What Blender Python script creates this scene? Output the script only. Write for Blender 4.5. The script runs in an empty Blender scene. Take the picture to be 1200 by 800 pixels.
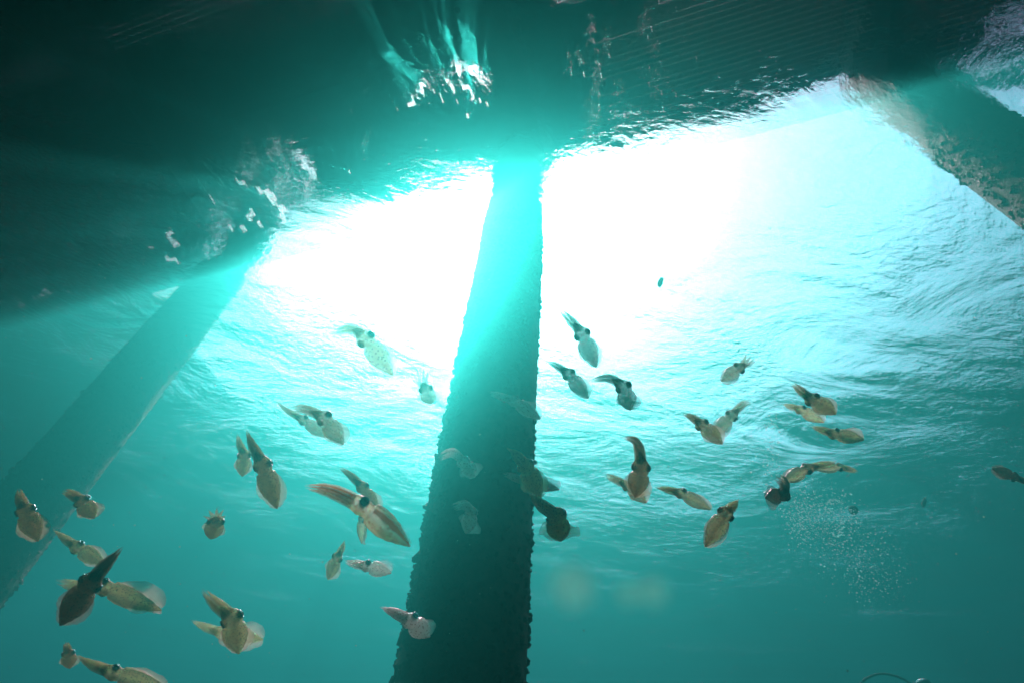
import bpy, bmesh, math, random
from mathutils import Vector, Matrix, noise
random.seed(7)
S = bpy.context.scene
COL = S.collection
R = math.radians

# ------------------------------------------------------------------ camera
F_PX = 700.0                                   # focal length in pixels of the 1200 px wide photograph
CAM_Z = -4.0                                   # four metres below the water surface
up_c = Vector((50, 550, F_PX)).normalized()    # world up seen from the camera (right, up, forward)
fw_c = Vector((0, 0, 1))
y_c = (fw_c - up_c * fw_c.dot(up_c)).normalized()
x_c = y_c.cross(up_c)
if x_c.x < 0: x_c = -x_c
def to_world(v):                               # camera-space direction -> world direction
    return Vector((v.dot(x_c), v.dot(y_c), v.dot(up_c)))
def ray(px, py):
    return to_world(Vector((px - 600, 400 - py, F_PX)))
def at(px, py, z):                             # a point z metres in front of the camera plane
    return ray(px, py) * (z / F_PX) + Vector((0, 0, CAM_Z))
cam_d = bpy.data.cameras.new('camera'); cam = bpy.data.objects.new('camera', cam_d); COL.objects.link(cam)
cr, cu, cb = to_world(Vector((1, 0, 0))), to_world(Vector((0, 1, 0))), -to_world(Vector((0, 0, 1)))
M = Matrix((cr, cu, cb)).transposed().to_4x4(); M.translation = Vector((0, 0, CAM_Z))
cam.matrix_world = M
cam_d.sensor_width = 36; cam_d.lens = F_PX / 1200 * 36; cam_d.clip_start = .01; cam_d.clip_end = 500
cam_d.dof.use_dof = True; cam_d.dof.focus_distance = 1.6; cam_d.dof.aperture_fstop = 5.0
S.camera = cam

# ------------------------------------------------------------------ sky and sun
SUN_DIR = ray(548, 256).normalized()
SUN_EL = math.asin(SUN_DIR.z); SUN_AZ = math.atan2(SUN_DIR.x, SUN_DIR.y)
world = bpy.data.worlds.new('World'); S.world = world; world.use_nodes = True
wn = world.node_tree; bg = wn.nodes['Background']
sky = wn.nodes.new('ShaderNodeTexSky'); sky.sky_type = 'NISHITA'; sky.sun_disc = False
sky.sun_elevation = SUN_EL; sky.sun_rotation = SUN_AZ; sky.dust_density = 4.0; sky.air_density = 1.0
wn.links.new(sky.outputs[0], bg.inputs[0]); bg.inputs[1].default_value = 0.062
sl = bpy.data.lights.new('sun', 'SUN'); sl.energy = 5.0; sl.angle = R(0.5); sl.color = (1.0, .96, .9)
so = bpy.data.objects.new('sun', sl); COL.objects.link(so)
so.rotation_euler = SUN_DIR.to_track_quat('Z', 'Y').to_euler()

S.view_settings.view_transform = 'Standard'; S.view_settings.look = 'None'
S.view_settings.exposure = 3.0; S.view_settings.gamma = 1; S.view_settings.use_curve_mapping = False
S.render.engine = 'CYCLES'
cy = S.cycles
cy.use_denoising = True; cy.denoiser = 'OPENIMAGEDENOISE'
cy.max_bounces = 8; cy.volume_bounces = 0; cy.transparent_max_bounces = 24; cy.transmission_bounces = 8
cy.glossy_bounces = 3; cy.diffuse_bounces = 4
cy.caustics_refractive = False; cy.caustics_reflective = False
cy.sample_clamp_indirect = 6; cy.use_adaptive_sampling = False

# ------------------------------------------------------------------ helpers
def nt(name):
    m = bpy.data.materials.new(name); m.use_nodes = True
    t = m.node_tree; t.nodes.clear(); return m, t, t.nodes.new('ShaderNodeOutputMaterial')
def N(t, kind, **kw):
    n = t.nodes.new(kind)
    for k, v in kw.items():
        if k.startswith('i_'):
            n.inputs[k[2:].replace('_', ' ')].default_value = v
        else: setattr(n, k, v)
    return n
def link(name, bm, mat, parent=None, smooth=True, loc=None):
    me = bpy.data.meshes.new(name); bm.to_mesh(me); bm.free()
    for m in (mat if isinstance(mat, (list, tuple)) else [mat]): me.materials.append(m)
    if smooth: me.polygons.foreach_set('use_smooth', [True] * len(me.polygons))
    o = bpy.data.objects.new(name, me); COL.objects.link(o)
    if parent: o.parent = parent
    if loc is not None: o.location = loc
    return o
def link_py(name, vs, fs, mat, parent=None, smooth=False):
    me = bpy.data.meshes.new(name); me.from_pydata([tuple(v) for v in vs], [], fs); me.materials.append(mat)
    if smooth: me.polygons.foreach_set('use_smooth', [True] * len(me.polygons))
    o = bpy.data.objects.new(name, me); COL.objects.link(o)
    if parent: o.parent = parent
    return o
def ico(sub):
    b = bmesh.new(); bmesh.ops.create_icosphere(b, subdivisions=sub, radius=1); b.verts.ensure_lookup_table()
    v = [x.co.copy() for x in b.verts]; f = [tuple(q.index for q in p.verts) for p in b.faces]; b.free(); return v, f
ICO_V, ICO_F = ico(1)
def empty(name, loc=(0, 0, 0)):
    o = bpy.data.objects.new(name, None); COL.objects.link(o); o.location = loc; o.empty_display_size = .1; return o
def tag(o, label=None, cat=None, group=None, kind=None):
    for k, v in (('label', label), ('category', cat), ('group', group), ('kind', kind)):
        if v: o[k] = v
    return o
def box(bm, lo, hi, mtx=None):
    vs = [bm.verts.new(Vector((x, y, z)) if mtx is None else mtx @ Vector((x, y, z)))
          for x in (lo[0], hi[0]) for y in (lo[1], hi[1]) for z in (lo[2], hi[2])]
    for f in ((0, 1, 3, 2), (4, 6, 7, 5), (0, 4, 5, 1), (2, 3, 7, 6), (0, 2, 6, 4), (1, 5, 7, 3)):
        bm.faces.new([vs[i] for i in f])

# ------------------------------------------------------------------ materials of the setting
def mat_haze():
    m, t, out = nt('sea_water_body')
    v = N(t, 'ShaderNodeVolumePrincipled')
    v.inputs['Color'].default_value = (.035, .95, .73, 1)
    v.inputs['Absorption Color'].default_value = (.12, .56, .40, 1)
    v.inputs['Density'].default_value = 0.23
    v.inputs['Anisotropy'].default_value = 0.80
    t.links.new(v.outputs[0], out.inputs['Volume']); return m
def mat_surface():
    m, t, out = nt('rippled_water_surface')
    tc = N(t, 'ShaderNodeTexCoord')
    mp = N(t, 'ShaderNodeMapping'); mp.inputs['Rotation'].default_value = (0, 0, R(-25)); mp.inputs['Scale'].default_value = (1, 1.9, 1)
    t.links.new(tc.outputs['Object'], mp.inputs[0])
    n1 = N(t, 'ShaderNodeTexNoise'); n1.inputs['Scale'].default_value = .9; n1.inputs['Detail'].default_value = 7; n1.inputs['Roughness'].default_value = .62; n1.inputs['Distortion'].default_value = .8
    t.links.new(mp.outputs[0], n1.inputs['Vector'])
    n2 = N(t, 'ShaderNodeTexNoise'); n2.inputs['Scale'].default_value = 9; n2.inputs['Detail'].default_value = 4; n2.inputs['Distortion'].default_value = 1.2
    t.links.new(mp.outputs[0], n2.inputs['Vector'])
    n0 = N(t, 'ShaderNodeTexNoise'); n0.inputs['Scale'].default_value = .55; n0.inputs['Detail'].default_value = 2; n0.inputs['Distortion'].default_value = 1.6
    t.links.new(mp.outputs[0], n0.inputs['Vector'])
    b0 = N(t, 'ShaderNodeBump'); b0.inputs['Distance'].default_value = .045; t.links.new(n0.outputs[0], b0.inputs['Height'])
    n3 = N(t, 'ShaderNodeTexNoise'); n3.inputs['Scale'].default_value = .8; n3.inputs['Detail'].default_value = 2; t.links.new(tc.outputs['Object'], n3.inputs['Vector'])
    gu = N(t, 'ShaderNodeMapRange'); gu.inputs['From Min'].default_value = .38; gu.inputs['From Max'].default_value = .66; gu.inputs['To Min'].default_value = .12; t.links.new(n3.outputs[0], gu.inputs['Value'])
    b1 = N(t, 'ShaderNodeBump'); b1.inputs['Strength'].default_value = 1; b1.inputs['Distance'].default_value = .034
    b2 = N(t, 'ShaderNodeBump'); b2.inputs['Strength'].default_value = 1; b2.inputs['Distance'].default_value = .012
    t.links.new(n1.outputs[0], b1.inputs['Height']); t.links.new(n2.outputs[0], b2.inputs['Height'])
    t.links.new(b1.outputs[0], b2.inputs['Normal']); t.links.new(b0.outputs[0], b1.inputs['Normal']); t.links.new(gu.outputs[0], b2.inputs['Strength'])
    fr = N(t, 'ShaderNodeFresnel'); fr.inputs['IOR'].default_value = 1.33
    t.links.new(b2.outputs[0], fr.inputs['Normal'])
    gl = N(t, 'ShaderNodeBsdfGlass'); gl.inputs['IOR'].default_value = 1.33; gl.inputs['Roughness'].default_value = .02
    t.links.new(b2.outputs[0], gl.inputs['Normal'])
    tr = N(t, 'ShaderNodeBsdfTransparent')
    sub = N(t, 'ShaderNodeMath', operation='SUBTRACT'); sub.inputs[0].default_value = 1; t.links.new(fr.outputs[0], sub.inputs[1])
    mul = N(t, 'ShaderNodeMath', operation='MULTIPLY'); mul.inputs[1].default_value = .22; t.links.new(sub.outputs[0], mul.inputs[0])
    mx = N(t, 'ShaderNodeMixShader'); t.links.new(mul.outputs[0], mx.inputs[0]); t.links.new(gl.outputs[0], mx.inputs[1]); t.links.new(tr.outputs[0], mx.inputs[2])
    t.links.new(mx.outputs[0], out.inputs['Surface']); return m
def mat_rough(name, c1, c2, scale, bump=.02, rough=.9, stretch=(1, 1, 1)):
    m, t, out = nt(name)
    tc = N(t, 'ShaderNodeTexCoord'); mp = N(t, 'ShaderNodeMapping'); mp.inputs['Scale'].default_value = stretch
    t.links.new(tc.outputs['Object'], mp.inputs[0])
    n = N(t, 'ShaderNodeTexNoise'); n.inputs['Scale'].default_value = scale; n.inputs['Detail'].default_value = 8; n.inputs['Roughness'].default_value = .65
    t.links.new(mp.outputs[0], n.inputs['Vector'])
    r = N(t, 'ShaderNodeValToRGB'); r.color_ramp.elements[0].position = .35; r.color_ramp.elements[1].position = .68
    r.color_ramp.elements[0].color = (*c1, 1); r.color_ramp.elements[1].color = (*c2, 1)
    t.links.new(n.outputs[0], r.inputs[0])
    b = N(t, 'ShaderNodeBump'); b.inputs['Distance'].default_value = bump; t.links.new(n.outputs[0], b.inputs['Height'])
    p = N(t, 'ShaderNodeBsdfPrincipled'); p.inputs['Roughness'].default_value = rough
    t.links.new(r.outputs[0], p.inputs['Base Color']); t.links.new(b.outputs[0], p.inputs['Normal'])
    t.links.new(p.outputs[0], out.inputs['Surface']); return m
M_PILE = mat_rough('algae_covered_pile', (.04, .045, .03), (.09, .085, .055), 22, .03)
M_GROWTH = mat_rough('marine_growth', (.03, .035, .022), (.06, .06, .038), 60, .01)
M_DECK = mat_rough('weathered_deck_board', (.09, .07, .055), (.24, .20, .16), 6, .01, .85, (1, 12, 1))
M_SAND = mat_rough('silty_sand', (.16, .15, .11), (.30, .27, .20), 1.5, .05)

# ------------------------------------------------------------------ the setting: water body, surface, seabed
bm = bmesh.new(); box(bm, (-60, -45, -10.2), (60, 75, 2.35))
bmesh.ops.recalc_face_normals(bm, faces=bm.faces)
tag(link('haze', bm, mat_haze(), smooth=False), 'turquoise sea water dimming into distance', 'water', kind='stuff')

bm = bmesh.new()
XS = [(-1 if i < 0 else 1) * (abs(i) / 120) ** 1.9 * 55 for i in range(-120, 121)]
grid = [[bm.verts.new((x, y + 8, 0)) for x in XS] for y in XS]
for j in range(240):
    for i in range(240): bm.faces.new((grid[j][i], grid[j][i+1], grid[j+1][i+1], grid[j+1][i]))
for v in bm.verts:
    x, y = v.co.x, v.co.y
    v.co.z = (.010 * math.sin(1.9 * x + 1.1 * y + 1.5 * noise.noise((x * .4, y * .4, 0)))
              + .008 * math.sin(-1.2 * x + 3.1 * y + 2 * noise.noise((x * .5, y * .5, 3)))
              + .022 * noise.noise((x * 1.1, y * 1.6, 5)))
tag(link('water', bm, mat_surface()), 'rippled underside of the sea surface', 'water', kind='structure')

bm = bmesh.new(); n = 60
g = [[bm.verts.new((-58 + 116 * i / n, -43 + 116 * j / n, -9 + .3 * noise.noise((i * .3, j * .3, 0)))) for i in range(n + 1)] for j in range(n + 1)]
for j in range(n):
    for i in range(n): bm.faces.new((g[j][i], g[j][i+1], g[j+1][i+1], g[j+1][i]))
tag(link('seabed', bm, M_SAND), 'silty sand bottom fading into green water', 'ground', kind='structure')

# ------------------------------------------------------------------ pier: deck, beams, piles
PILES = [(-3.03, 3.48), (-.07, 2.16), (2.90, 1.18)]
E = Vector((2.93 + 3.05, 1.13 - 3.43, 0)).normalized()         # along the pier edge
Nn = Vector((-E.y, E.x, 0))                                      # away from the pier, out over open water
DZ = 1.5                                                         # underside of the boards above the water
ORG = Vector((.05, 2.16, 0))
def PM(s, n_, z): return ORG + E * s + Nn * n_ + Vector((0, 0, z))
PMTX = Matrix(((E.x, Nn.x, 0, ORG.x), (E.y, Nn.y, 0, ORG.y), (0, 0, 1, 0), (0, 0, 0, 1)))
pier = empty('pier', PM(0, -3, DZ))
tag(pier, 'dark plank deck of the pier overhead, shading the upper part of the water', 'pier')
def pier_part(name, bm, mat):
    o = link(name, bm, mat, None, smooth=False)
    o.parent = pier; o.matrix_parent_inverse = Matrix.Translation(-pier.location); return o
bm = bmesh.new()
rnd = random.Random(3)
n0 = -9.0
HOLES = []
def hole(px, py, r):
    d = ray(px, py); p = Vector((0, 0, CAM_Z)) + d * ((DZ - CAM_Z) / d.z) - ORG
    HOLES.append((p.dot(E), p.dot(Nn), r))
for h in ((524, 98, .014), (530, 104, .018), (541, 101, .010), (549, 104, .017), (553, 112, .014), (478, 124, .013), (484, 119, .013), (496, 112, .010),
          (508, 108, .010), (465, 128, .009), (412, 133, .010), (547, 135, .016), (536, 122, .010), (562, 118, .012), (571, 124, .010), (517, 116, .010)): hole(*h)
rs = random.Random(21)                                           # small cuts added to boards over the left bays, letting broken light through
SLOTS = []
for _ in range(38):
    c = rs.uniform(-4.35, -2.65); q = -.16 + (c + 3.5) * -.28 + rs.uniform(-.34, .30); SLOTS.append((c, c + rs.uniform(.03, .09), q, q + .1))
for _ in range(14):
    c = rs.uniform(-7.2, -5.4); q = rs.uniform(-.1, .25); SLOTS.append((c, c + rs.uniform(.04, .14), q, q + .1))
while n0 < .30:                                                  # boards run along the pier edge
    w = .0475
    s = -16.0
    while s < 9.0:
        L = rnd.uniform(2.2, 3.4); e = min(s + L, 9.0)
        if s < -1.75 < e: e = -1.75
        cuts = sorted((h[0] - h[2], h[0] + h[2]) for h in HOLES if h[1] + h[2] * .5 > n0 + w * .5 - .024 and h[1] - h[2] * .5 < n0 + w * .5 + .024)
        cuts += [(q[0], q[1]) for q in SLOTS if n0 + w * .5 > q[2] and n0 + w * .5 < q[3]]
        cuts = [c for c in sorted(cuts) if c[0] > s and c[1] < e]
        a = s
        segs = []
        for c in cuts:
            if c[0] > a: segs.append((a, c[0]))
            a = max(a, c[1])
        segs.append((a, e - .006))
        gap = .0105 if s > -1.75 else .0012
        for x0, x1 in segs:
            if x1 - x0 > .05: box(bm, (x0, n0, DZ), (x1, n0 + w - gap, DZ + .045), PMTX)
        s = e
    n0 += w
for s0, s1, n1 in ((-16, -4.7, 2.3), (3.25, 6.595, .95), (6.6, 13, 5.0)):            # deck widenings added to shade the water at either side
    q = .305
    while q < n1:
        s = s0
        while s < s1:
            e = min(s + (rnd.uniform(2.2, 3.4) if s0 != 3.25 else rnd.uniform(.4, 1.2)), s1)
            if s0 == 3.25 and rnd.random() < .22: s = e; continue
            box(bm, (s, q, DZ), (e - .006, q + .0938, DZ + .045), PMTX); s = e
        q += .095
bmesh.ops.recalc_face_normals(bm, faces=bm.faces)
pier_part('deck', bm, M_DECK)
for s in (-12.9, -9.7, -6.5, -3.35, 0, 3.06, 6.2):
    bm = bmesh.new(); box(bm, (s - .17, -8.8, DZ - .40), (s + .17, .22, DZ - .12), PMTX); bmesh.ops.recalc_face_normals(bm, faces=bm.faces)
    pier_part('cap_beam', bm, M_DECK)
for n_ in (.14, -1.1, -2.4, -3.7, -5.0, -6.3, -7.6):
    bm = bmesh.new(); box(bm, (-15.9, n_ - .07, DZ - .117), (8.9, n_ + .07, DZ - .003), PMTX); bmesh.ops.recalc_face_normals(bm, faces=bm.faces)
    pier_part('joist', bm, M_DECK)

def make_pile(x, y, r, label, seed, growth):
    top = DZ - .403
    root = empty('pier_pile', (x, y, -9.2)); tag(root, label, 'pier pile', 'piles along the pier edge')
    bm = bmesh.new(); seg, rows = 72, 300; H = top + 9.2
    rings = []
    for j in range(rows + 1):
        z = H * j / rows; ring = []
        for i in range(seg):
            a = 2 * math.pi * i / seg; c, s_ = math.cos(a), math.sin(a)
            k = noise.fractal((c * 2.2 + seed, s_ * 2.2, z * 1.8), .8, 2.1, 4)
            f = noise.noise((c * 14 + seed, s_ * 14, z * 20))
            rr = r * (1 + .011 * k) + .006 * f
            ring.append(bm.verts.new((rr * c, rr * s_, z)))
        rings.append(ring)
    for j in range(rows):
        for i in range(seg): bm.faces.new((rings[j][i], rings[j][(i+1) % seg], rings[j+1][(i+1) % seg], rings[j+1][i]))
    bm.faces.new(rings[-1])
    link('shaft', bm, M_PILE, root)
    rn = random.Random(seed); vs, fs = [], []                     # mussels, sponge knobs and weed tufts on the shaft
    for k in range(growth):
        a = rn.uniform(0, 2 * math.pi); z = rn.uniform(4.2, 9.4); s_ = rn.choice((.004, .005, .007, .010)) * rn.uniform(.7, 1.4)
        if rn.random() < .008: s_ = rn.uniform(.014, .024)
        if noise.noise((math.cos(a) * 1.7 + seed, math.sin(a) * 1.7, z * 1.3)) < rn.uniform(-.35, .3): continue
        s_ *= 1.25
        q = Matrix.Translation((math.cos(a) * r, math.sin(a) * r, z)) @ Matrix.Rotation(rn.uniform(0, 6), 4, 'Z') @ Matrix.Rotation(rn.uniform(0, 3), 4, 'X') @ Matrix.Diagonal((s_, s_ * rn.uniform(.5, 1), s_ * rn.uniform(.8, 1.8), 1))
        o_ = len(vs)
        for v in ICO_V: vs.append(q @ (v + Vector((rn.uniform(-1, 1), rn.uniform(-1, 1), rn.uniform(-1, 1))) * .25))
        fs += [tuple(i + o_ for i in f) for f in ICO_F]
    link_py('marine_growth', vs, fs, M_GROWTH, root)
make_pile(*PILES[1], .223, 'thick round pile rising through the middle of the squid shoal, lit along its edges', 1, 12000)
make_pile(*PILES[0], .223, 'round pile slanting across the left of the photo, hazy against the turquoise water', 2, 7000)
make_pile(*PILES[2], .223, 'dark round pile cutting across the upper right corner', 3, 7000)

# ------------------------------------------------------------------ squid materials
def mat_squid(name, dorsal, belly, spots, alpha=.12, transl=.45, dots=240, stripe=None):
    m, t, out = nt(name)
    at_ = N(t, 'ShaderNodeAttribute', attribute_name='body')          # r: along the body, g: back (1) to belly (0), b: side line
    sp = N(t, 'ShaderNodeSeparateColor'); t.links.new(at_.outputs['Color'], sp.inputs[0])
    tc = N(t, 'ShaderNodeTexCoord')
    n = N(t, 'ShaderNodeTexNoise'); n.inputs['Scale'].default_value = 55; n.inputs['Detail'].default_value = 4; t.links.new(tc.outputs['Object'], n.inputs['Vector'])
    add = N(t, 'ShaderNodeMath', operation='MULTIPLY_ADD'); add.inputs[1].default_value = .9; add.inputs[2].default_value = -.45
    t.links.new(n.outputs[0], add.inputs[0])
    ad2 = N(t, 'ShaderNodeMath', operation='ADD', use_clamp=True); t.links.new(add.outputs[0], ad2.inputs[0])
    mid = N(t, 'ShaderNodeMath', operation='SUBTRACT'); mid.inputs[1].default_value = .5; t.links.new(sp.outputs[1], mid.inputs[0])
    mab = N(t, 'ShaderNodeMath', operation='ABSOLUTE'); t.links.new(mid.outputs[0], mab.inputs[0])
    mm = N(t, 'ShaderNodeMath', operation='MULTIPLY_ADD'); mm.inputs[1].default_value = 11.0; mm.inputs[2].default_value = 0; mp_ = N(t, 'ShaderNodeMath', operation='POWER'); mp_.inputs[1].default_value = 3.5; t.links.new(mab.outputs[0], mp_.inputs[0]); t.links.new(mp_.outputs[0], mm.inputs[0])
    t.links.new(mm.outputs[0], ad2.inputs[1])
    r = N(t, 'ShaderNodeValToRGB'); r.color_ramp.elements[0].position = .2; r.color_ramp.elements[1].position = .85
    r.color_ramp.elements[0].color = (*belly, 1); r.color_ramp.elements[1].color = (*dorsal, 1)
    t.links.new(ad2.outputs[0], r.inputs[0])
    v = N(t, 'ShaderNodeTexVoronoi'); v.inputs['Scale'].default_value = dots; t.links.new(tc.outputs['Object'], v.inputs['Vector'])
    lt = N(t, 'ShaderNodeMapRange'); lt.inputs['From Min'].default_value = .18; lt.inputs['From Max'].default_value = .42
    lt.inputs['To Min'].default_value = 1; lt.inputs['To Max'].default_value = 0; t.links.new(v.outputs['Distance'], lt.inputs['Value'])
    mx = N(t, 'ShaderNodeMix', data_type='RGBA'); t.links.new(lt.outputs[0], mx.inputs['Factor'])
    t.links.new(r.outputs[0], mx.inputs['A']); mx.inputs['B'].default_value = (*spots, 1)
    col = mx.outputs['Result']
    if stripe:
        wob = N(t, 'ShaderNodeMath', operation='MULTIPLY_ADD'); wob.inputs[1].default_value = .35; t.links.new(n.outputs[0], wob.inputs[0]); t.links.new(sp.outputs[2], wob.inputs[2])
        ms = N(t, 'ShaderNodeMapRange'); ms.inputs['From Min'].default_value = .82; ms.inputs['From Max'].default_value = .96; t.links.new(wob.outputs[0], ms.inputs['Value'])
        m2 = N(t, 'ShaderNodeMix', data_type='RGBA'); t.links.new(ms.outputs[0], m2.inputs['Factor']); t.links.new(col, m2.inputs['A']); m2.inputs['B'].default_value = (*stripe, 1)
        col = m2.outputs['Result']
    gm = N(t, 'ShaderNodeMix', data_type='RGBA', blend_type='MULTIPLY'); t.links.new(at_.outputs['Alpha'], gm.inputs['Factor'])
    t.links.new(col, gm.inputs['A']); gm.inputs['B'].default_value = (.38, .30, .22, 1); col = gm.outputs['Result']
    p = N(t, 'ShaderNodeBsdfPrincipled'); p.inputs['Roughness'].default_value = .38; t.links.new(col, p.inputs['Base Color'])
    tl = N(t, 'ShaderNodeBsdfTranslucent'); t.links.new(col, tl.inputs[0])
    m1 = N(t, 'ShaderNodeMixShader'); m1.inputs[0].default_value = transl; t.links.new(p.outputs[0], m1.inputs[1]); t.links.new(tl.outputs[0], m1.inputs[2])
    tr = N(t, 'ShaderNodeBsdfTransparent')
    rim = N(t, 'ShaderNodeMapRange'); rim.inputs['From Min'].default_value = 0; rim.inputs['From Max'].default_value = .34
    rim.inputs['To Min'].default_value = min(.8, alpha + (.44 if alpha > .035 else .2)); rim.inputs['To Max'].default_value = alpha; t.links.new(mab.outputs[0], rim.inputs['Value'])
    if stripe:
        inv = N(t, 'ShaderNodeMapRange'); inv.inputs['To Min'].default_value = 1; inv.inputs['To Max'].default_value = .1; t.links.new(ms.outputs[0], inv.inputs['Value'])
        mu = N(t, 'ShaderNodeMath', operation='MULTIPLY'); t.links.new(rim.outputs[0], mu.inputs[0]); t.links.new(inv.outputs[0], mu.inputs[1]); rim = mu
    m3 = N(t, 'ShaderNodeMixShader'); t.links.new(rim.outputs[0], m3.inputs[0]); t.links.new(m1.outputs[0], m3.inputs[1]); t.links.new(tr.outputs[0], m3.inputs[2])
    t.links.new(m3.outputs[0], out.inputs['Surface']); return m
def mat_fin(name, c, alpha):
    m, t, out = nt(name)
    at_ = N(t, 'ShaderNodeAttribute', attribute_name='body')
    sp = N(t, 'ShaderNodeSeparateColor'); t.links.new(at_.outputs['Color'], sp.inputs[0])
    wv = N(t, 'ShaderNodeMath', operation='SINE'); mu = N(t, 'ShaderNodeMath', operation='MULTIPLY'); mu.inputs[1].default_value = 190
    t.links.new(sp.outputs[0], mu.inputs[0]); t.links.new(mu.outputs[0], wv.inputs[0])
    mr = N(t, 'ShaderNodeMapRange'); mr.inputs['From Min'].default_value = -1; mr.inputs['To Min'].default_value = -.06; mr.inputs['To Max'].default_value = .06
    t.links.new(wv.outputs[0], mr.inputs['Value'])
    ma = N(t, 'ShaderNodeMath', operation='MULTIPLY_ADD'); ma.inputs[1].default_value = .32; ma.inputs[2].default_value = alpha; t.links.new(sp.outputs[1], ma.inputs[0])
    m4 = N(t, 'ShaderNodeMath', operation='ADD', use_clamp=True); t.links.new(ma.outputs[0], m4.inputs[0]); t.links.new(mr.outputs[0], m4.inputs[1])
    d = N(t, 'ShaderNodeBsdfPrincipled'); d.inputs['Base Color'].default_value = (*c, 1); d.inputs['Roughness'].default_value = .5
    tl = N(t, 'ShaderNodeBsdfTranslucent'); tl.inputs[0].default_value = (*c, 1)
    m1 = N(t, 'ShaderNodeMixShader'); m1.inputs[0].default_value = .5; t.links.new(d.outputs[0], m1.inputs[1]); t.links.new(tl.outputs[0], m1.inputs[2])
    tr = N(t, 'ShaderNodeBsdfTransparent')
    m3 = N(t, 'ShaderNodeMixShader'); t.links.new(m4.outputs[0], m3.inputs[0]); t.links.new(m1.outputs[0], m3.inputs[1]); t.links.new(tr.outputs[0], m3.inputs[2])
    t.links.new(m3.outputs[0], out.inputs['Surface']); return m
def mat_simple(name, c, rough=.3, metal=0, spec=.5, alpha=0, transl=0):
    m, t, out = nt(name)
    p = N(t, 'ShaderNodeBsdfPrincipled'); p.inputs['Base Color'].default_value = (*c, 1); p.inputs['Roughness'].default_value = rough
    p.inputs['Metallic'].default_value = metal; p.inputs['Specular IOR Level'].default_value = spec
    sh = p.outputs[0]
    if transl:
        tl = N(t, 'ShaderNodeBsdfTranslucent'); tl.inputs[0].default_value = (*c, 1)
        m1 = N(t, 'ShaderNodeMixShader'); m1.inputs[0].default_value = transl; t.links.new(sh, m1.inputs[1]); t.links.new(tl.outputs[0], m1.inputs[2]); sh = m1.outputs[0]
    if alpha:
        tr = N(t, 'ShaderNodeBsdfTransparent')
        m1 = N(t, 'ShaderNodeMixShader'); m1.inputs[0].default_value = alpha; t.links.new(sh, m1.inputs[1]); t.links.new(tr.outputs[0], m1.inputs[2]); sh = m1.outputs[0]
    t.links.new(sh, out.inputs['Surface']); return m
SKIN = dict(
    brown_bright=(mat_squid('brightened_brown_squid_skin', (.74, .44, .16), (.90, .66, .30), (.40, .20, .07), .03, .5), mat_fin('brightened_brown_fin', (.8, .66, .4), .25)),  # brown skin with brightness painted in against the middle pile's shade
    white=(mat_squid('brightened_whitish_squid_skin', (.88, .80, .72), (.97, .95, .92), (.5, .35, .3), .04, .45, 170), mat_fin('brightened_whitish_fin', (.95, .95, .9), .3)),  # whitish skin, extra brightness put into the colour against the pile's shade
    olive=(mat_squid('olive_squid_skin', (.27, .26, .10), (.62, .66, .32), (.11, .08, .03), .20, .68), mat_fin('olive_fin', (.62, .56, .40), .28)),
    brown=(mat_squid('brown_squid_skin', (.29, .19, .05), (.53, .44, .16), (.12, .07, .02), .12, .66), mat_fin('brown_fin', (.55, .42, .24), .3)),
    dark=(mat_squid('dark_brown_squid_skin', (.16, .09, .045), (.28, .19, .10), (.05, .03, .02), .05, .55), mat_fin('dark_fin', (.22, .15, .10), .25)),
    green=(mat_squid('green_squid_skin', (.28, .33, .18), (.66, .76, .48), (.12, .15, .08), .26, .68), mat_fin('green_fin', (.56, .64, .48), .3)),
    yellow=(mat_squid('yellowish_squid_skin', (.60, .56, .20), (.88, .90, .50), (.34, .24, .10), .28, .66, 150), mat_fin('yellowish_fin', (.85, .8, .6), .35)),
    pale=(mat_squid('pale_squid_skin', (.60, .60, .44), (.88, .93, .78), (.34, .20, .14), .28, .5, 170), mat_fin('pale_fin', (.8, .78, .7), .5)),
    hero=(mat_squid('cream_squid_skin', (.84, .84, .48), (.92, .97, .76), (.70, .50, .26), .12, .74, 120, (.72, .20, .04)), mat_fin('cream_fin', (.8, .8, .66), .55)),
)
M_EYE = mat_simple('dark_blue_eye', (.07, .13, .16), .15)
M_EYERING = mat_simple('shimmering_eye_ring', (.32, .52, .56), .25, .4)
M_PUPIL = mat_simple('black_pupil', (.003, .003, .005), .1)

def catmull(pts, n):
    P = [pts[0] * 2 - pts[1]] + pts + [pts[-1] * 2 - pts[-2]]; res = []
    for i in range(1, len(P) - 2):
        for k in range(n):
            u = k / n; a, b, c, d = P[i-1], P[i], P[i+1], P[i+2]
            res.append(.5 * ((2 * b) + (c - a) * u + (2 * a - 5 * b + 4 * c - d) * u * u + (3 * b - a - 3 * c + d) * u ** 3))
    res.append(pts[-1]); return res
def resample(path, n):
    acc = [0]
    for a, b in zip(path, path[1:]): acc.append(acc[-1] + (b - a).length)
    out, j = [], 0
    for k in range(n):
        s = acc[-1] * k / (n - 1)
        while j < len(path) - 2 and acc[j+1] < s: j += 1
        f = (s - acc[j]) / max(1e-9, acc[j+1] - acc[j]); out.append(path[j].lerp(path[j+1], min(1, f)))
    return out, acc[-1]
def prof(x, tab):
    for (a, ya), (b, yb) in zip(tab, tab[1:]):
        if x <= b:
            u = (x - a) / (b - a); u = u * u * (3 - 2 * u); return ya + (yb - ya) * u
    return tab[-1][1]
MANTLE = [(0, .0), (.03, .10), (.12, .27), (.28, .54), (.46, .80), (.64, .95), (.82, .95), (.95, .86), (1, .80)]
HEADP = [(0, .60), (.25, .64), (.5, .72), (.75, .66), (1, .56)]
ARMS = [(0, .56), (.12, .55), (.35, .50), (.6, .37), (.8, .22), (.95, .09), (1, .02)]
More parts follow.
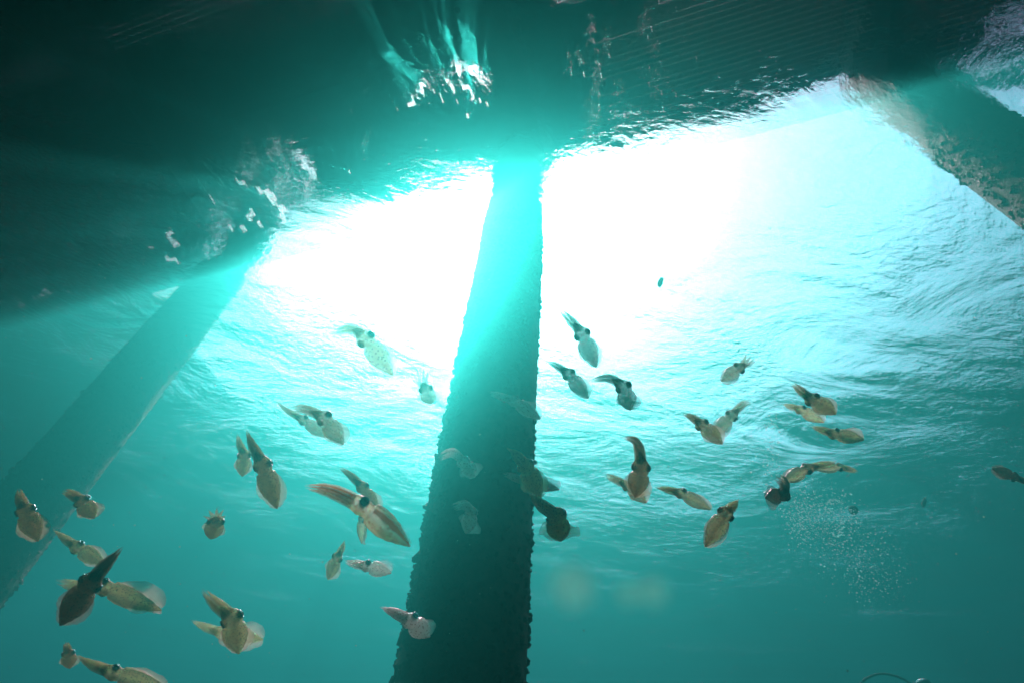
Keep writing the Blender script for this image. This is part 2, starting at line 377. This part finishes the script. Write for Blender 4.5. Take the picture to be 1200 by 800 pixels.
def squid(tip, bend, head, tail, w, roll, tilt, skin, flare, flap, label, splay=0, size=1.0, group='squid hovering in a loose shoal'):
    """tip, head and tail as seen; the animal itself is laid out at its own distance with real thickness."""
    rn = random.Random(int(tip[0] * 7 + tip[1]))
    z = 17.0 / w * size; k = z / F_PX
    Lpx = math.dist(tip, head) + math.dist(head, tail)
    dz = math.tan(R(tilt)) * Lpx * k                                # tail deeper (+) or nearer (-) than the arms
    th = math.dist(head, tail) / Lpx
    P = [at(*tail, z + dz * th)]
    mid = ((head[0] * .5 + tail[0] * .5), (head[1] * .5 + tail[1] * .5)); P.append(at(*mid, z + dz * th * .5))
    P.append(at(*head, z))
    if bend: P.append(at(*bend, z - dz * (1 - th) * .5))
    P.append(at(*tip, z - dz * (1 - th)))
    W = w * k
    NR = 84
    path, L = resample(catmull(P, 14), NR)
    # where the eyes are along the path
    hd = at(*head, z); ih = min(range(NR), key=lambda i: (path[i] - hd).length); uh = ih / (NR - 1)
    hl = min(.09, .75 * W / L)                                       # half length of the head
    uc = max(.12, uh - hl); ua = min(.93, uh + hl)                   # collar, arm crown
    root_at = path[ih].copy(); splay = splay or rn.choice((0, .04, .10, .2))
    root = empty('squid', root_at); tag(root, label, 'squid', group)
    side0 = None; fr = []
    for i in range(NR):
        T = (path[min(i + 1, NR - 1)] - path[max(i - 1, 0)]).normalized()
        view = (path[i] - Vector((0, 0, CAM_Z))).normalized()
        a = T.cross(view)
        if a.length < .05: a = fr[-1][0] if fr else cr
        a.normalize(); b = a.cross(T).normalized()
        Ls = (a * math.cos(R(roll)) + b * math.sin(R(roll))).normalized(); D = T.cross(Ls).normalized()
        if D.z < 0: D, Ls = -D, -Ls
        if fr and Ls.dot(fr[-1][0]) < 0: Ls, D = -Ls, -D
        fr.append((Ls, D, T))
    vs, fs, cols = [], [], []; seg = 32
    for i in range(NR):
        u = i / (NR - 1); Ls, D, T = fr[i]
        if u <= uc: r = prof(u / uc, MANTLE); part = 0
        elif u <= ua: r = prof((u - uc) / (ua - uc), HEADP); part = 1
        else: r = prof((u - ua) / (1 - ua), ARMS); part = 2
        v_ = (u - ua) / (1 - ua) if part == 2 else 0
        for j in range(seg):
            a = 2 * math.pi * j / seg; c, s_ = math.cos(a), math.sin(a)
            lob = 0
            if part == 2: lob = min(1, v_ * 5) * .26 * (abs(math.cos(4 * a)) - .55)
            if part == 1: lob = .22 * abs(c) ** 3 * math.exp(-((u - uh) / (hl * .75)) ** 2)
            if part == 2: r_in = max(.004, r * (1 - min(1, v_ * 3.2)))
            rr = W * (r_in if part == 2 else r) * (1 + lob)
            q = path[i] + Ls * (rr * c) + D * (rr * s_ * (.86 if part == 0 else .80))
            vs.append(q - root_at)
            line = 1 - min(1, abs(s_ - (-.10 if part == 0 else .05)) * (1.15 + (1.6 if part == 2 else 0)))
            cols.append((u, .5 + .5 * s_, line * (1 if part != 1 else 0), min(1, v_ * 6) * max(0, 1 - 2.6 * abs(math.cos(4 * a)))))
    for i in range(NR - 1):
        for j in range(seg):
            fs.append((i * seg + j, i * seg + (j + 1) % seg, (i + 1) * seg + (j + 1) % seg, (i + 1) * seg + j))
    # free arm ends and the two long tentacles grow out of the arm bundle
    arms = [(2 * math.pi * (k + .5) / 8, rn.uniform(.80, 1.0), .40) for k in range(8)] + [(math.pi * .25, 1.0, .22), (math.pi * .80, 1.0, .22)]
    i0 = int(ua * (NR - 1)) - 1
    for a, end, rad in arms:
        o_ = len(vs); m_ = int((NR - 1 - i0) * end); ph = rn.uniform(0, 6)
        for k2 in range(m_ + 1):
            ii = min(i0 + k2, NR - 1); Ls, D, T = fr[ii]; v_ = k2 / (NR - 1 - i0); q = k2 / m_
            pr = prof(v_, ARMS); spread = splay * q ** 1.6
            dirn = Ls * math.cos(a) + D * math.sin(a)
            ctr = path[ii] + dirn * W * (pr * .60 + spread * (1.0 if rad > .3 else .4) + .035 * q * math.sin(q * 5 + ph))
            r_ = W * max(.006, min(pr, .50) * rad * (1 - .9 * q ** 5))
            for j in range(8):
                b_ = 2 * math.pi * j / 8; vs.append(ctr + (Ls * math.cos(b_) + D * math.sin(b_)) * r_ - root_at)
                inner = max(0, -(math.cos(b_) * math.cos(a) + math.sin(b_) * math.sin(a)))
                cols.append((.95, .5, .3 + (.75 if abs(math.sin(a)) < .5 and abs(math.sin(b_)) < .3 else 0), .15 * inner))
        for i in range(m_):
            for j in range(8): fs.append((o_ + i * 8 + j, o_ + i * 8 + (j + 1) % 8, o_ + (i + 1) * 8 + (j + 1) % 8, o_ + (i + 1) * 8 + j))
    def mk(name, vs, fs, mat, cols=None, par=root):
        o = link_py(name, vs, fs, mat, par, True)
        if cols:
            ca = o.data.color_attributes.new('body', 'FLOAT_COLOR', 'POINT'); ca.data.foreach_set('color', [x for c in cols for x in c])
        return o
    mk('body', vs, fs, SKIN[skin][0], cols)
    # fins: a rippling skirt along each side of the mantle
    NF, NW = 34, 7
    for sg in (-1, 1):
        fv, ff, fc = [], [], []
        for i in range(NF):
            u = uc * (.03 + .90 * i / (NF - 1)); fi = u * (NR - 1); i0 = int(fi); f_ = fi - i0
            c0 = path[i0].lerp(path[i0 + 1], f_); Ls, D, T = fr[i0]
            t_ = i / (NF - 1); wd = W * flare * 1.35 * math.sin(math.pi * (t_ * .96 + .02) ** .72) ** .75
            r = W * prof(u / uc, MANTLE) * .93
            for j in range(NW):
                q = j / (NW - 1)
                ang = R(flap * (1 if sg > 0 else .8)) * q + .28 * q * math.sin(t_ * 9 + sg + rn.random() * .05)
                p = c0 + Ls * sg * (r + wd * q * math.cos(ang)) + D * (W * .12 + wd * q * math.sin(ang)) - T * wd * q * .35
                fv.append(p - root_at); fc.append((t_, q, 0, 1))
        for i in range(NF - 1):
            for j in range(NW - 1): ff.append((i * NW + j, i * NW + j + 1, (i + 1) * NW + j + 1, (i + 1) * NW + j))
        mk('fin', fv, ff, SKIN[skin][1], fc)
    # eyes
    Ls, D, T = fr[ih]
    for sg in (-1, 1):
        re = W * .34; c = path[ih] + Ls * sg * (W * .62) + D * W * .05
        B = Matrix((T, D, Ls * sg)).transposed()
        ev = [c + B @ Vector((v.x * re, v.y * re, v.z * re * .72)) - root_at for v in ICO3_V]
        eye = mk('eye', ev, ICO3_F, M_EYE)
        rv, rf = [], []
        for a in range(20):
            for b_ in range(8):
                A, Bb = 2 * math.pi * a / 20, 2 * math.pi * b_ / 8; rr = re * (.80 + .17 * math.cos(Bb))
                rv.append(c + B @ Vector((rr * math.cos(A), rr * math.sin(A), re * (.42 + .15 * math.sin(Bb)))) - root_at)
                rf.append((a * 8 + b_, a * 8 + (b_ + 1) % 8, ((a + 1) % 20) * 8 + (b_ + 1) % 8, ((a + 1) % 20) * 8 + b_))
        mk('eye_ring', rv, rf, M_EYERING, None, eye)
        pv = [c + B @ Vector((v.x * re * .42, v.y * re * .38, re * .5 + v.z * re * .34)) - root_at for v in ICO3_V]
        mk('pupil', pv, ICO3_F, M_PUPIL, None, eye)
    return root
ICO3_V, ICO3_F = ico(3)

#      arm tip      bend        eyes        tail       w  roll tilt skin   flare flap label
SQUIDS = [
 ((357, 569), (388, 575), (423, 592), (481, 640), 18, 66, 4, 'hero', .24, 85, 'large cream squid with a rust red stripe down its side and a big dark eye'),
 ((397, 547), (410, 556), (425, 571), (443, 600), 9, 25, 18, 'brown', .5, 10, 'brown squid half hidden above the large striped cream squid', 0, .85),
 ((424, 596), None, (424, 608), (424, 637), 7, 70, 20, 'olive', .6, 10, 'squid hidden under the large striped squid, only its faint tail end showing', 0, .9),
 ((278, 508), (281, 520), (286, 533), (284, 558), 9, 10, 30, 'olive', .3, 20, 'small blurred olive squid close beside a longer brown one, arms up'),
 ((288, 503), (296, 522), (308, 545), (325, 596), 13, 20, 8, 'brown', .42, 20, 'long brown squid hanging arms up beside a smaller blurred one'),
 ((322, 469), (337, 481), (356, 492), (384, 512), 8, 35, 10, 'green', .4, 15, 'lower squid of the overlapping pair, its thin arms reaching furthest up left', 0, 1.0),
 ((336, 479), (357, 479), (380, 490), (403, 521), 12, 30, 14, 'green', .45, 20, 'upper squid of the overlapping pair, arms bowed over its neighbour', 0, .9),
 ((385, 391), (412, 386), (429, 398), (461, 440), 14, 28, 8, 'yellow', .32, 15, 'yellowish see-through squid with arms arched sideways in front of the white glare'),
 ((491, 436), (494, 445), (499, 456), (506, 473), 10, 15, 40, 'green', .55, 20, 'short stubby squid seen end on left of the middle pile, before the glare', 1),
 ((251, 603), None, (253, 611), (247, 631), 11, 5, 45, 'brown', .35, 25, 'tiny squid seen head on, eyes wide apart, alone in open turquoise water', 1, 1.1),
 ((404, 632), (401, 641), (395, 653), (384, 679), 8, 20, 20, 'olive', .45, 20, 'slim olive squid pointing up right, touching the arms of a paler one'),
 ((403, 657), (415, 660), (430, 663), (459, 671), 10, 55, 12, 'pale', .65, 30, 'pale squid lying level with its arms against a slim olive squid'),
 ((237, 690), (252, 706), (272, 725), (280, 766), 15, 18, 12, 'olive', .40, 20, 'broad olive squid with long arms crossing in front of a paler squid'),
 ((223, 726), (240, 734), (262, 741), (309, 749), 10, 25, 5, 'yellow', .75, 20, 'pale squid passing behind the broad olive one, arms and fins sticking out either side', 0, 1.15),
 ((445, 711), (461, 717), (481, 727), (504, 746), 13, 40, 16, 'white', .45, 25, 'pale round-bodied squid at the left edge of the middle pile, lowest there'),
 ((22, 572), (24, 584), (30, 598), (45, 634), 12, 15, 10, 'brown', .45, 20, 'dim brown squid in front of the left pile, close to the photo edge'),
 ((73, 575), (84, 579), (96, 587), (111, 607), 11, 30, 18, 'brown', .5, 30, 'small brown squid beside the lower edge of the left pile'),
 ((62, 620), (75, 630), (91, 641), (123, 661), 10, 30, 8, 'olive', .4, 20, 'greyish squid just above the dark diagonal squid'),
 ((144, 640), (126, 659), (105, 684), (70, 733), 16, 12, -6, 'dark', .35, 15, 'very dark squid rising diagonally across two others, arms to the upper right', 0, .85),
 ((65, 680), (90, 686), (122, 688), (190, 715), 13, 45, 4, 'olive', .85, 38, 'olive squid crossing behind the very dark one, long fins spread'),
 ((77, 752), None, (80, 765), (82, 783), 8, 20, 15, 'brown', .4, 20, 'small brown squid upright near the bottom left corner', 0, .9),
 ((88, 767), (108, 778), (134, 788), (196, 806), 12, 50, 8, 'olive', .45, 20, 'olive squid cut by the bottom edge of the photo'),
 ((514, 536), (530, 530), (543, 541), (557, 559), 10, 20, 22, 'white', .6, 30, 'upper of two whitish squid in front of the middle pile', .35, 1.0),
 ((529, 594), (544, 591), (552, 600), (546, 625), 10, 25, 25, 'white', .7, 35, 'lower of two whitish squid in front of the middle pile, arms bent level', .35, 1.0),
 ((594, 524), (604, 532), (616, 546), (634, 584), 13, 12, 10, 'brown_bright', .4, 25, 'brown squid on the right edge of the middle pile, upper one of a brown pair'),
 ((619, 575), (632, 589), (652, 605), (657, 634), 15, 8, 30, 'brown_bright', .70, 10, 'brown squid of a pair with round body and both fins spread wide', 0, .95),
 ((589, 554), (603, 559), (618, 564), (656, 573), 9, 60, 8, 'white', .75, 20, 'whitish squid almost hidden behind the upper brown squid', .2, 1.15),
 ((655, 361), (667, 374), (682, 392), (699, 431), 12, 15, 8, 'green', .28, 20, 'greenish squid highest in the glare right of the middle pile'),
 ((640, 423), (653, 429), (667, 439), (690, 467), 10, 22, 10, 'green', .38, 15, 'green squid whose tail meets the arm tips of its right neighbour'),
 ((688, 447), (713, 443), (731, 454), (739, 481), 12, 25, 15, 'green', .40, 25, 'green squid with arms arched left to touch its neighbour'),
 ((572, 459), (586, 464), (603, 470), (634, 491), 9, 40, 8, 'white', .55, 25, 'slim pale yellow squid across the right edge of the middle pile'),
 ((800, 484), (811, 489), (823, 498), (847, 520), 10, 20, 12, 'olive', .4, 25, 'olive squid forming the left arm of a V with another'),
 ((882, 470), (870, 474), (857, 487), (835, 511), 9, 20, 8, 'green', .4, 25, 'pale green squid forming the right arm of a V with another', 0, 1.15),
 ((727, 512), (746, 518), (751, 547), (744, 583), 13, 12, 12, 'brown', .45, 30, 'brown squid bent like a hook with its arms turned up left', 0, 1.35),
 ((708, 556), (720, 561), (736, 569), (758, 589), 9, 35, 8, 'olive', .5, 25, 'thin-armed squid mostly hidden behind the hook-shaped brown one', 0, 1.15),
 ((767, 570), (781, 573), (799, 578), (834, 597), 9, 45, 6, 'olive', .35, 20, 'slim squid with dark head gliding level below the middle of the shoal'),
 ((866, 584), (860, 591), (850, 602), (826, 641), 12, 15, 8, 'olive', .28, 20, 'dark olive squid pointing to the upper right below the shoal', 0, .95),
 ((927, 448), (938, 457), (952, 468), (980, 485), 11, 20, 8, 'olive', .3, 20, 'dark squid at the top of a trio on the right'),
 ((916, 473), (926, 476), (939, 480), (966, 495), 8, 40, 8, 'yellow', .5, 25, 'faint yellowish squid in the middle of a trio on the right', 0, 1.05),
 ((949, 499), (962, 503), (978, 508), (1013, 515), 9, 35, 6, 'olive', .5, 35, 'grey brown squid lying level at the bottom of a trio'),
 ((984, 543), (967, 544), (946, 549), (916, 565), 9, 40, 6, 'olive', .35, 20, 'olive squid pointing right, overlapping arms with one beyond it'),
 ((1006, 553), (997, 550), (984, 547), (953, 549), 7, 50, 8, 'olive', .45, 20, 'pinkish olive squid furthest right of the overlapping row', 0, 1.0),
 ((911, 558), (919, 566), (918, 579), (896, 583), 10, 20, 25, 'dark', .6, 30, 'small black curled squid just above the bubbles', .5, 1.0),
 ((881, 416), (875, 424), (866, 431), (845, 447), 9, 25, 6, 'green', .3, 20, 'lone green squid pointing up right with parted arm tips', .7),
 ((1214, 568), (1202, 564), (1188, 558), (1162, 548), 7, 25, 6, 'dark', .35, 20, 'dark squid at the right edge of the photo, arms out of sight'),
]
for q in SQUIDS: squid(*q)

# ------------------------------------------------------------------ bubbles, drifting specks
M_BUB = mat_simple('silvery_air_bubble', (.6, 1, .95), .05, 0, .9, .25, .8)
rb = random.Random(11); bv, bf = [], []
def bub(px, py, z, r):
    c = at(px, py, z); o_ = len(bv)
    bv.extend(c + Vector((v.x, v.y, v.z * .75)) * r for v in ICO_V); bf.extend(tuple(i + o_ for i in f) for f in ICO_F)
def cloud(n, cx, cy, sx, sy, z, big=.004, rot=0):
    for _ in range(n):
        a, b = rb.gauss(0, 1) * sx, rb.gauss(0, 1) * sy
        x = cx + a * math.cos(rot) - b * math.sin(rot); y = cy + a * math.sin(rot) + b * math.cos(rot)
        bub(x, y, z + rb.gauss(0, .12), big * (.22 + .5 * rb.random() ** 3) * 1.75)
cloud(800, 942, 605, 14, 17, 3.2); cloud(640, 983, 612, 15, 20, 3.3); cloud(420, 1012, 658, 24, 20, 3.5, .004, .6); cloud(120, 1030, 690, 22, 12, 3.6)
cloud(90, 905, 515, 5, 18, 3.4, .004); cloud(50, 900, 545, 9, 10, 3.3)
for k in range(60):                                              # the curved caps of larger rising bubbles
    a = math.pi * (1.05 + .8 * k / 60)
    bub(905 + 8 * math.cos(a) + rb.gauss(0, .6), 505 + 9 * math.sin(a) + rb.gauss(0, .8), 3.4, .0024)
    bub(978 + 10 * math.cos(a) + rb.gauss(0, .6), 593 + 8 * math.sin(a) + rb.gauss(0, .8), 3.3, .0026)
for px, py in ((988, 637), (974, 637), (1007, 675), (1004, 694), (962, 661), (966, 663), (1029, 643), (880, 553), (897, 555), (1014, 645), (898, 567)):
    bub(px, py, 3.2, .0058)
tag(link_py('air_bubbles', bv, bf, M_BUB, None, True), 'loose plume of tiny silvery air bubbles rising on the right', 'bubbles', kind='stuff')

M_SPECK = mat_simple('pale_plankton_speck', (.36, 1, .88), .5, 0, .2, .12, 1.0)
M_DEB = mat_simple('dark_drifting_scrap', (.07, .08, .06), .9, 0, .1, .1)
def lump(name, px, py, z, r, mat, label, cat, sq=(1, 1, 1), rot=0):
    rr = random.Random(int(px)); c = at(px, py, z)
    Q = Matrix.Rotation(rot, 3, 'Y')
    vs = [Q @ Vector((v.x * sq[0], v.y * sq[1], v.z * sq[2])) * r * (1 + .16 * noise.noise(v * 2 + Vector((px, 0, 0)))) for v in ICO3_V]
    o = link_py(name, vs, ICO3_F, mat, None, True); o.location = c
    tag(o, label, cat); return o
lump('plankton_speck', 671, 686, .085, .0030, M_SPECK, 'bright round out-of-focus speck right of the middle pile', 'plankton')
lump('plankton_speck', 765, 693, .088, .0019, M_SPECK, 'faint round out-of-focus speck, right of the two dim ones', 'plankton')
lump('plankton_speck', 737, 695, .088, .0015, M_SPECK, 'faintest round out-of-focus speck, left of the two dim ones', 'plankton')
lump('floating_scrap', 774, 331, 3.2, .028, M_DEB, 'small dark scrap drifting in the glare right of the middle pile', 'scrap', (.5, .5, 1.8), .3)
lump('floating_scrap', 536, 12, 3.0, .016, M_DEB, 'small dark scrap against the pier underside near the top edge', 'scrap')
lump('floating_scrap', 1000, 597, 4.0, .03, M_DEB, 'dim scrap drifting just right of the bubble plume', 'scrap')
lump('floating_scrap', 1083, 588, 4.4, .035, M_DEB, 'dim slanting scrap between the bubbles and the squid at the right edge', 'scrap', (.45, .45, 1.6), .6)

# ------------------------------------------------------------------ diver at the lower right, only the top of the hood in the picture
M_SUIT = mat_simple('black_wetsuit', (.025, .028, .03), .75); M_GLASSY = mat_simple('mask_glass', (.04, .06, .07), .05)
M_HOSE = mat_simple('black_rubber_hose', (.03, .04, .035), .8); M_TANK = mat_simple('grey_painted_tank', (.22, .24, .22), .35, .3)
H = at(1088, 811, 4.5)
def skinned(name, verts, edges, radii, mat, parent, rootv=0, lv=2):
    me = bpy.data.meshes.new(name); me.from_pydata([tuple(v) for v in verts], edges, []); me.materials.append(mat)
    o = bpy.data.objects.new(name, me); COL.objects.link(o)
    sk = o.modifiers.new('skin', 'SKIN'); sk.use_smooth_shade = True
    for i, r in enumerate(radii): me.skin_vertices[0].data[i].radius = (r, r * .85) if not isinstance(r, tuple) else r
    me.skin_vertices[0].data[rootv].use_root = True
    sb = o.modifiers.new('sub', 'SUBSURF'); sb.levels = lv; sb.render_levels = lv
    dg = bpy.context.evaluated_depsgraph_get(); nm = bpy.data.meshes.new_from_object(o.evaluated_get(dg)); o.modifiers.clear(); o.data = nm
    nm.polygons.foreach_set('use_smooth', [True] * len(nm.polygons))
    o.parent = parent; return o
diver = empty('person', H); tag(diver, 'diver in a dark hood, barely showing above the bottom edge of the photo', 'person')
bv_ = [(.42, .25, -.42), (.24, .15, -.26), (.12, .08, -.16), (.05, .03, -.11), (.0, .0, 0), (0, 0, .04),
       (.24, -.04, -.22), (.16, -.22, -.40), (-.02, -.34, -.42), (.14, .30, -.24), (.02, .42, -.44), (-.14, .36, -.48),
       (.52, .22, -.50), (.80, .30, -.72), (1.12, .42, -.78), (.48, .36, -.46), (.74, .52, -.62), (1.06, .66, -.66)]
be_ = [(0, 1), (1, 2), (2, 3), (3, 4), (4, 5), (2, 6), (6, 7), (7, 8), (2, 9), (9, 10), (10, 11), (0, 12), (12, 13), (13, 14), (0, 15), (15, 16), (16, 17)]
br_ = [.15, .15, .15, .065, .105, .085, .07, .05, .035, .07, .05, .035, .095, .065, .045, .095, .065, .045]
skinned('body', bv_, be_, br_, M_SUIT, diver)
def tube(name, pts, r, mat, parent=None, seg=10, n=10):
    P = catmull([Vector(p) for p in pts], n); vs, fs = [], []
    for i, p in enumerate(P):
        T = (P[min(i+1, len(P)-1)] - P[max(i-1, 0)]).normalized(); a = T.orthogonal().normalized(); b = T.cross(a)
        for j in range(seg): vs.append(p + (a * math.cos(6.2832 * j / seg) + b * math.sin(6.2832 * j / seg)) * r)
    for i in range(len(P) - 1):
        for j in range(seg): fs.append((i * seg + j, i * seg + (j + 1) % seg, (i + 1) * seg + (j + 1) % seg, (i + 1) * seg + j))
    return link_py(name, vs, fs, mat, parent, True)
link_py('mask', [Vector((-.075 + v.x * .05, -.07 + v.y * .085, .01 + v.z * .05)) for v in ICO3_V], ICO3_F, M_GLASSY, diver, True)
link_py('regulator', [Vector((-.10 + v.x * .035, -.07 + v.y * .04, -.06 + v.z * .035)) for v in ICO3_V], ICO3_F, M_SUIT, diver, True)
hs = tube('air_hose', [at(1002, 812, 4.4), at(1012, 797, 4.4), at(1032, 789, 4.4), at(1056, 794, 4.45), at(1072, 806, 4.5), at(1078, 822, 4.5)], .008, M_HOSE)
tag(hs, 'curved air hose arching beside the diver hood at the bottom edge', 'hose')
tk = [H + Vector((.28, .12, -.10)), H + Vector((.62, .30, -.34))]
ta = (tk[1] - tk[0]).normalized(); a1 = ta.orthogonal().normalized(); b1 = ta.cross(a1); tv, tf = [], []
TP = [(-.06, .02), (-.03, .03), (-.02, .03), (0, .05), (.03, .082), (.06, .09), (.42, .09), (.46, .085), (.48, .05), (.485, .0)]
for d_, r_ in TP:
    for j in range(28): tv.append(tk[0] + ta * d_ + (a1 * math.cos(6.2832 * j / 28) + b1 * math.sin(6.2832 * j / 28)) * max(r_, .001))
for i in range(len(TP) - 1):
    for j in range(28): tf.append((i * 28 + j, i * 28 + (j + 1) % 28, (i + 1) * 28 + (j + 1) % 28, (i + 1) * 28 + j))
tag(link_py('scuba_tank', tv, tf, M_TANK, None, True), 'grey air tank on the back of the diver below the bottom edge', 'air tank')

M_DUST = mat_simple('drifting_silt', (.5, .95, .8), .6, 0, .3, .3, .6)
rd = random.Random(5); dv, df = [], []
for _ in range(420):
    z_ = rd.uniform(.7, 3.4); c = at(rd.uniform(-40, 1240), rd.uniform(240, 840), z_); o_ = len(dv); r_ = rd.uniform(.0005, .0016) * (.6 + z_ * .25)
    dv.extend(c + v * r_ * rd.uniform(.7, 1.3) for v in ICO_V); df.extend(tuple(i + o_ for i in f) for f in ICO_F)
tag(link_py('drifting_silt', dv, df, M_DUST, None, True), 'fine pale silt specks hanging in the water', 'silt', kind='stuff')
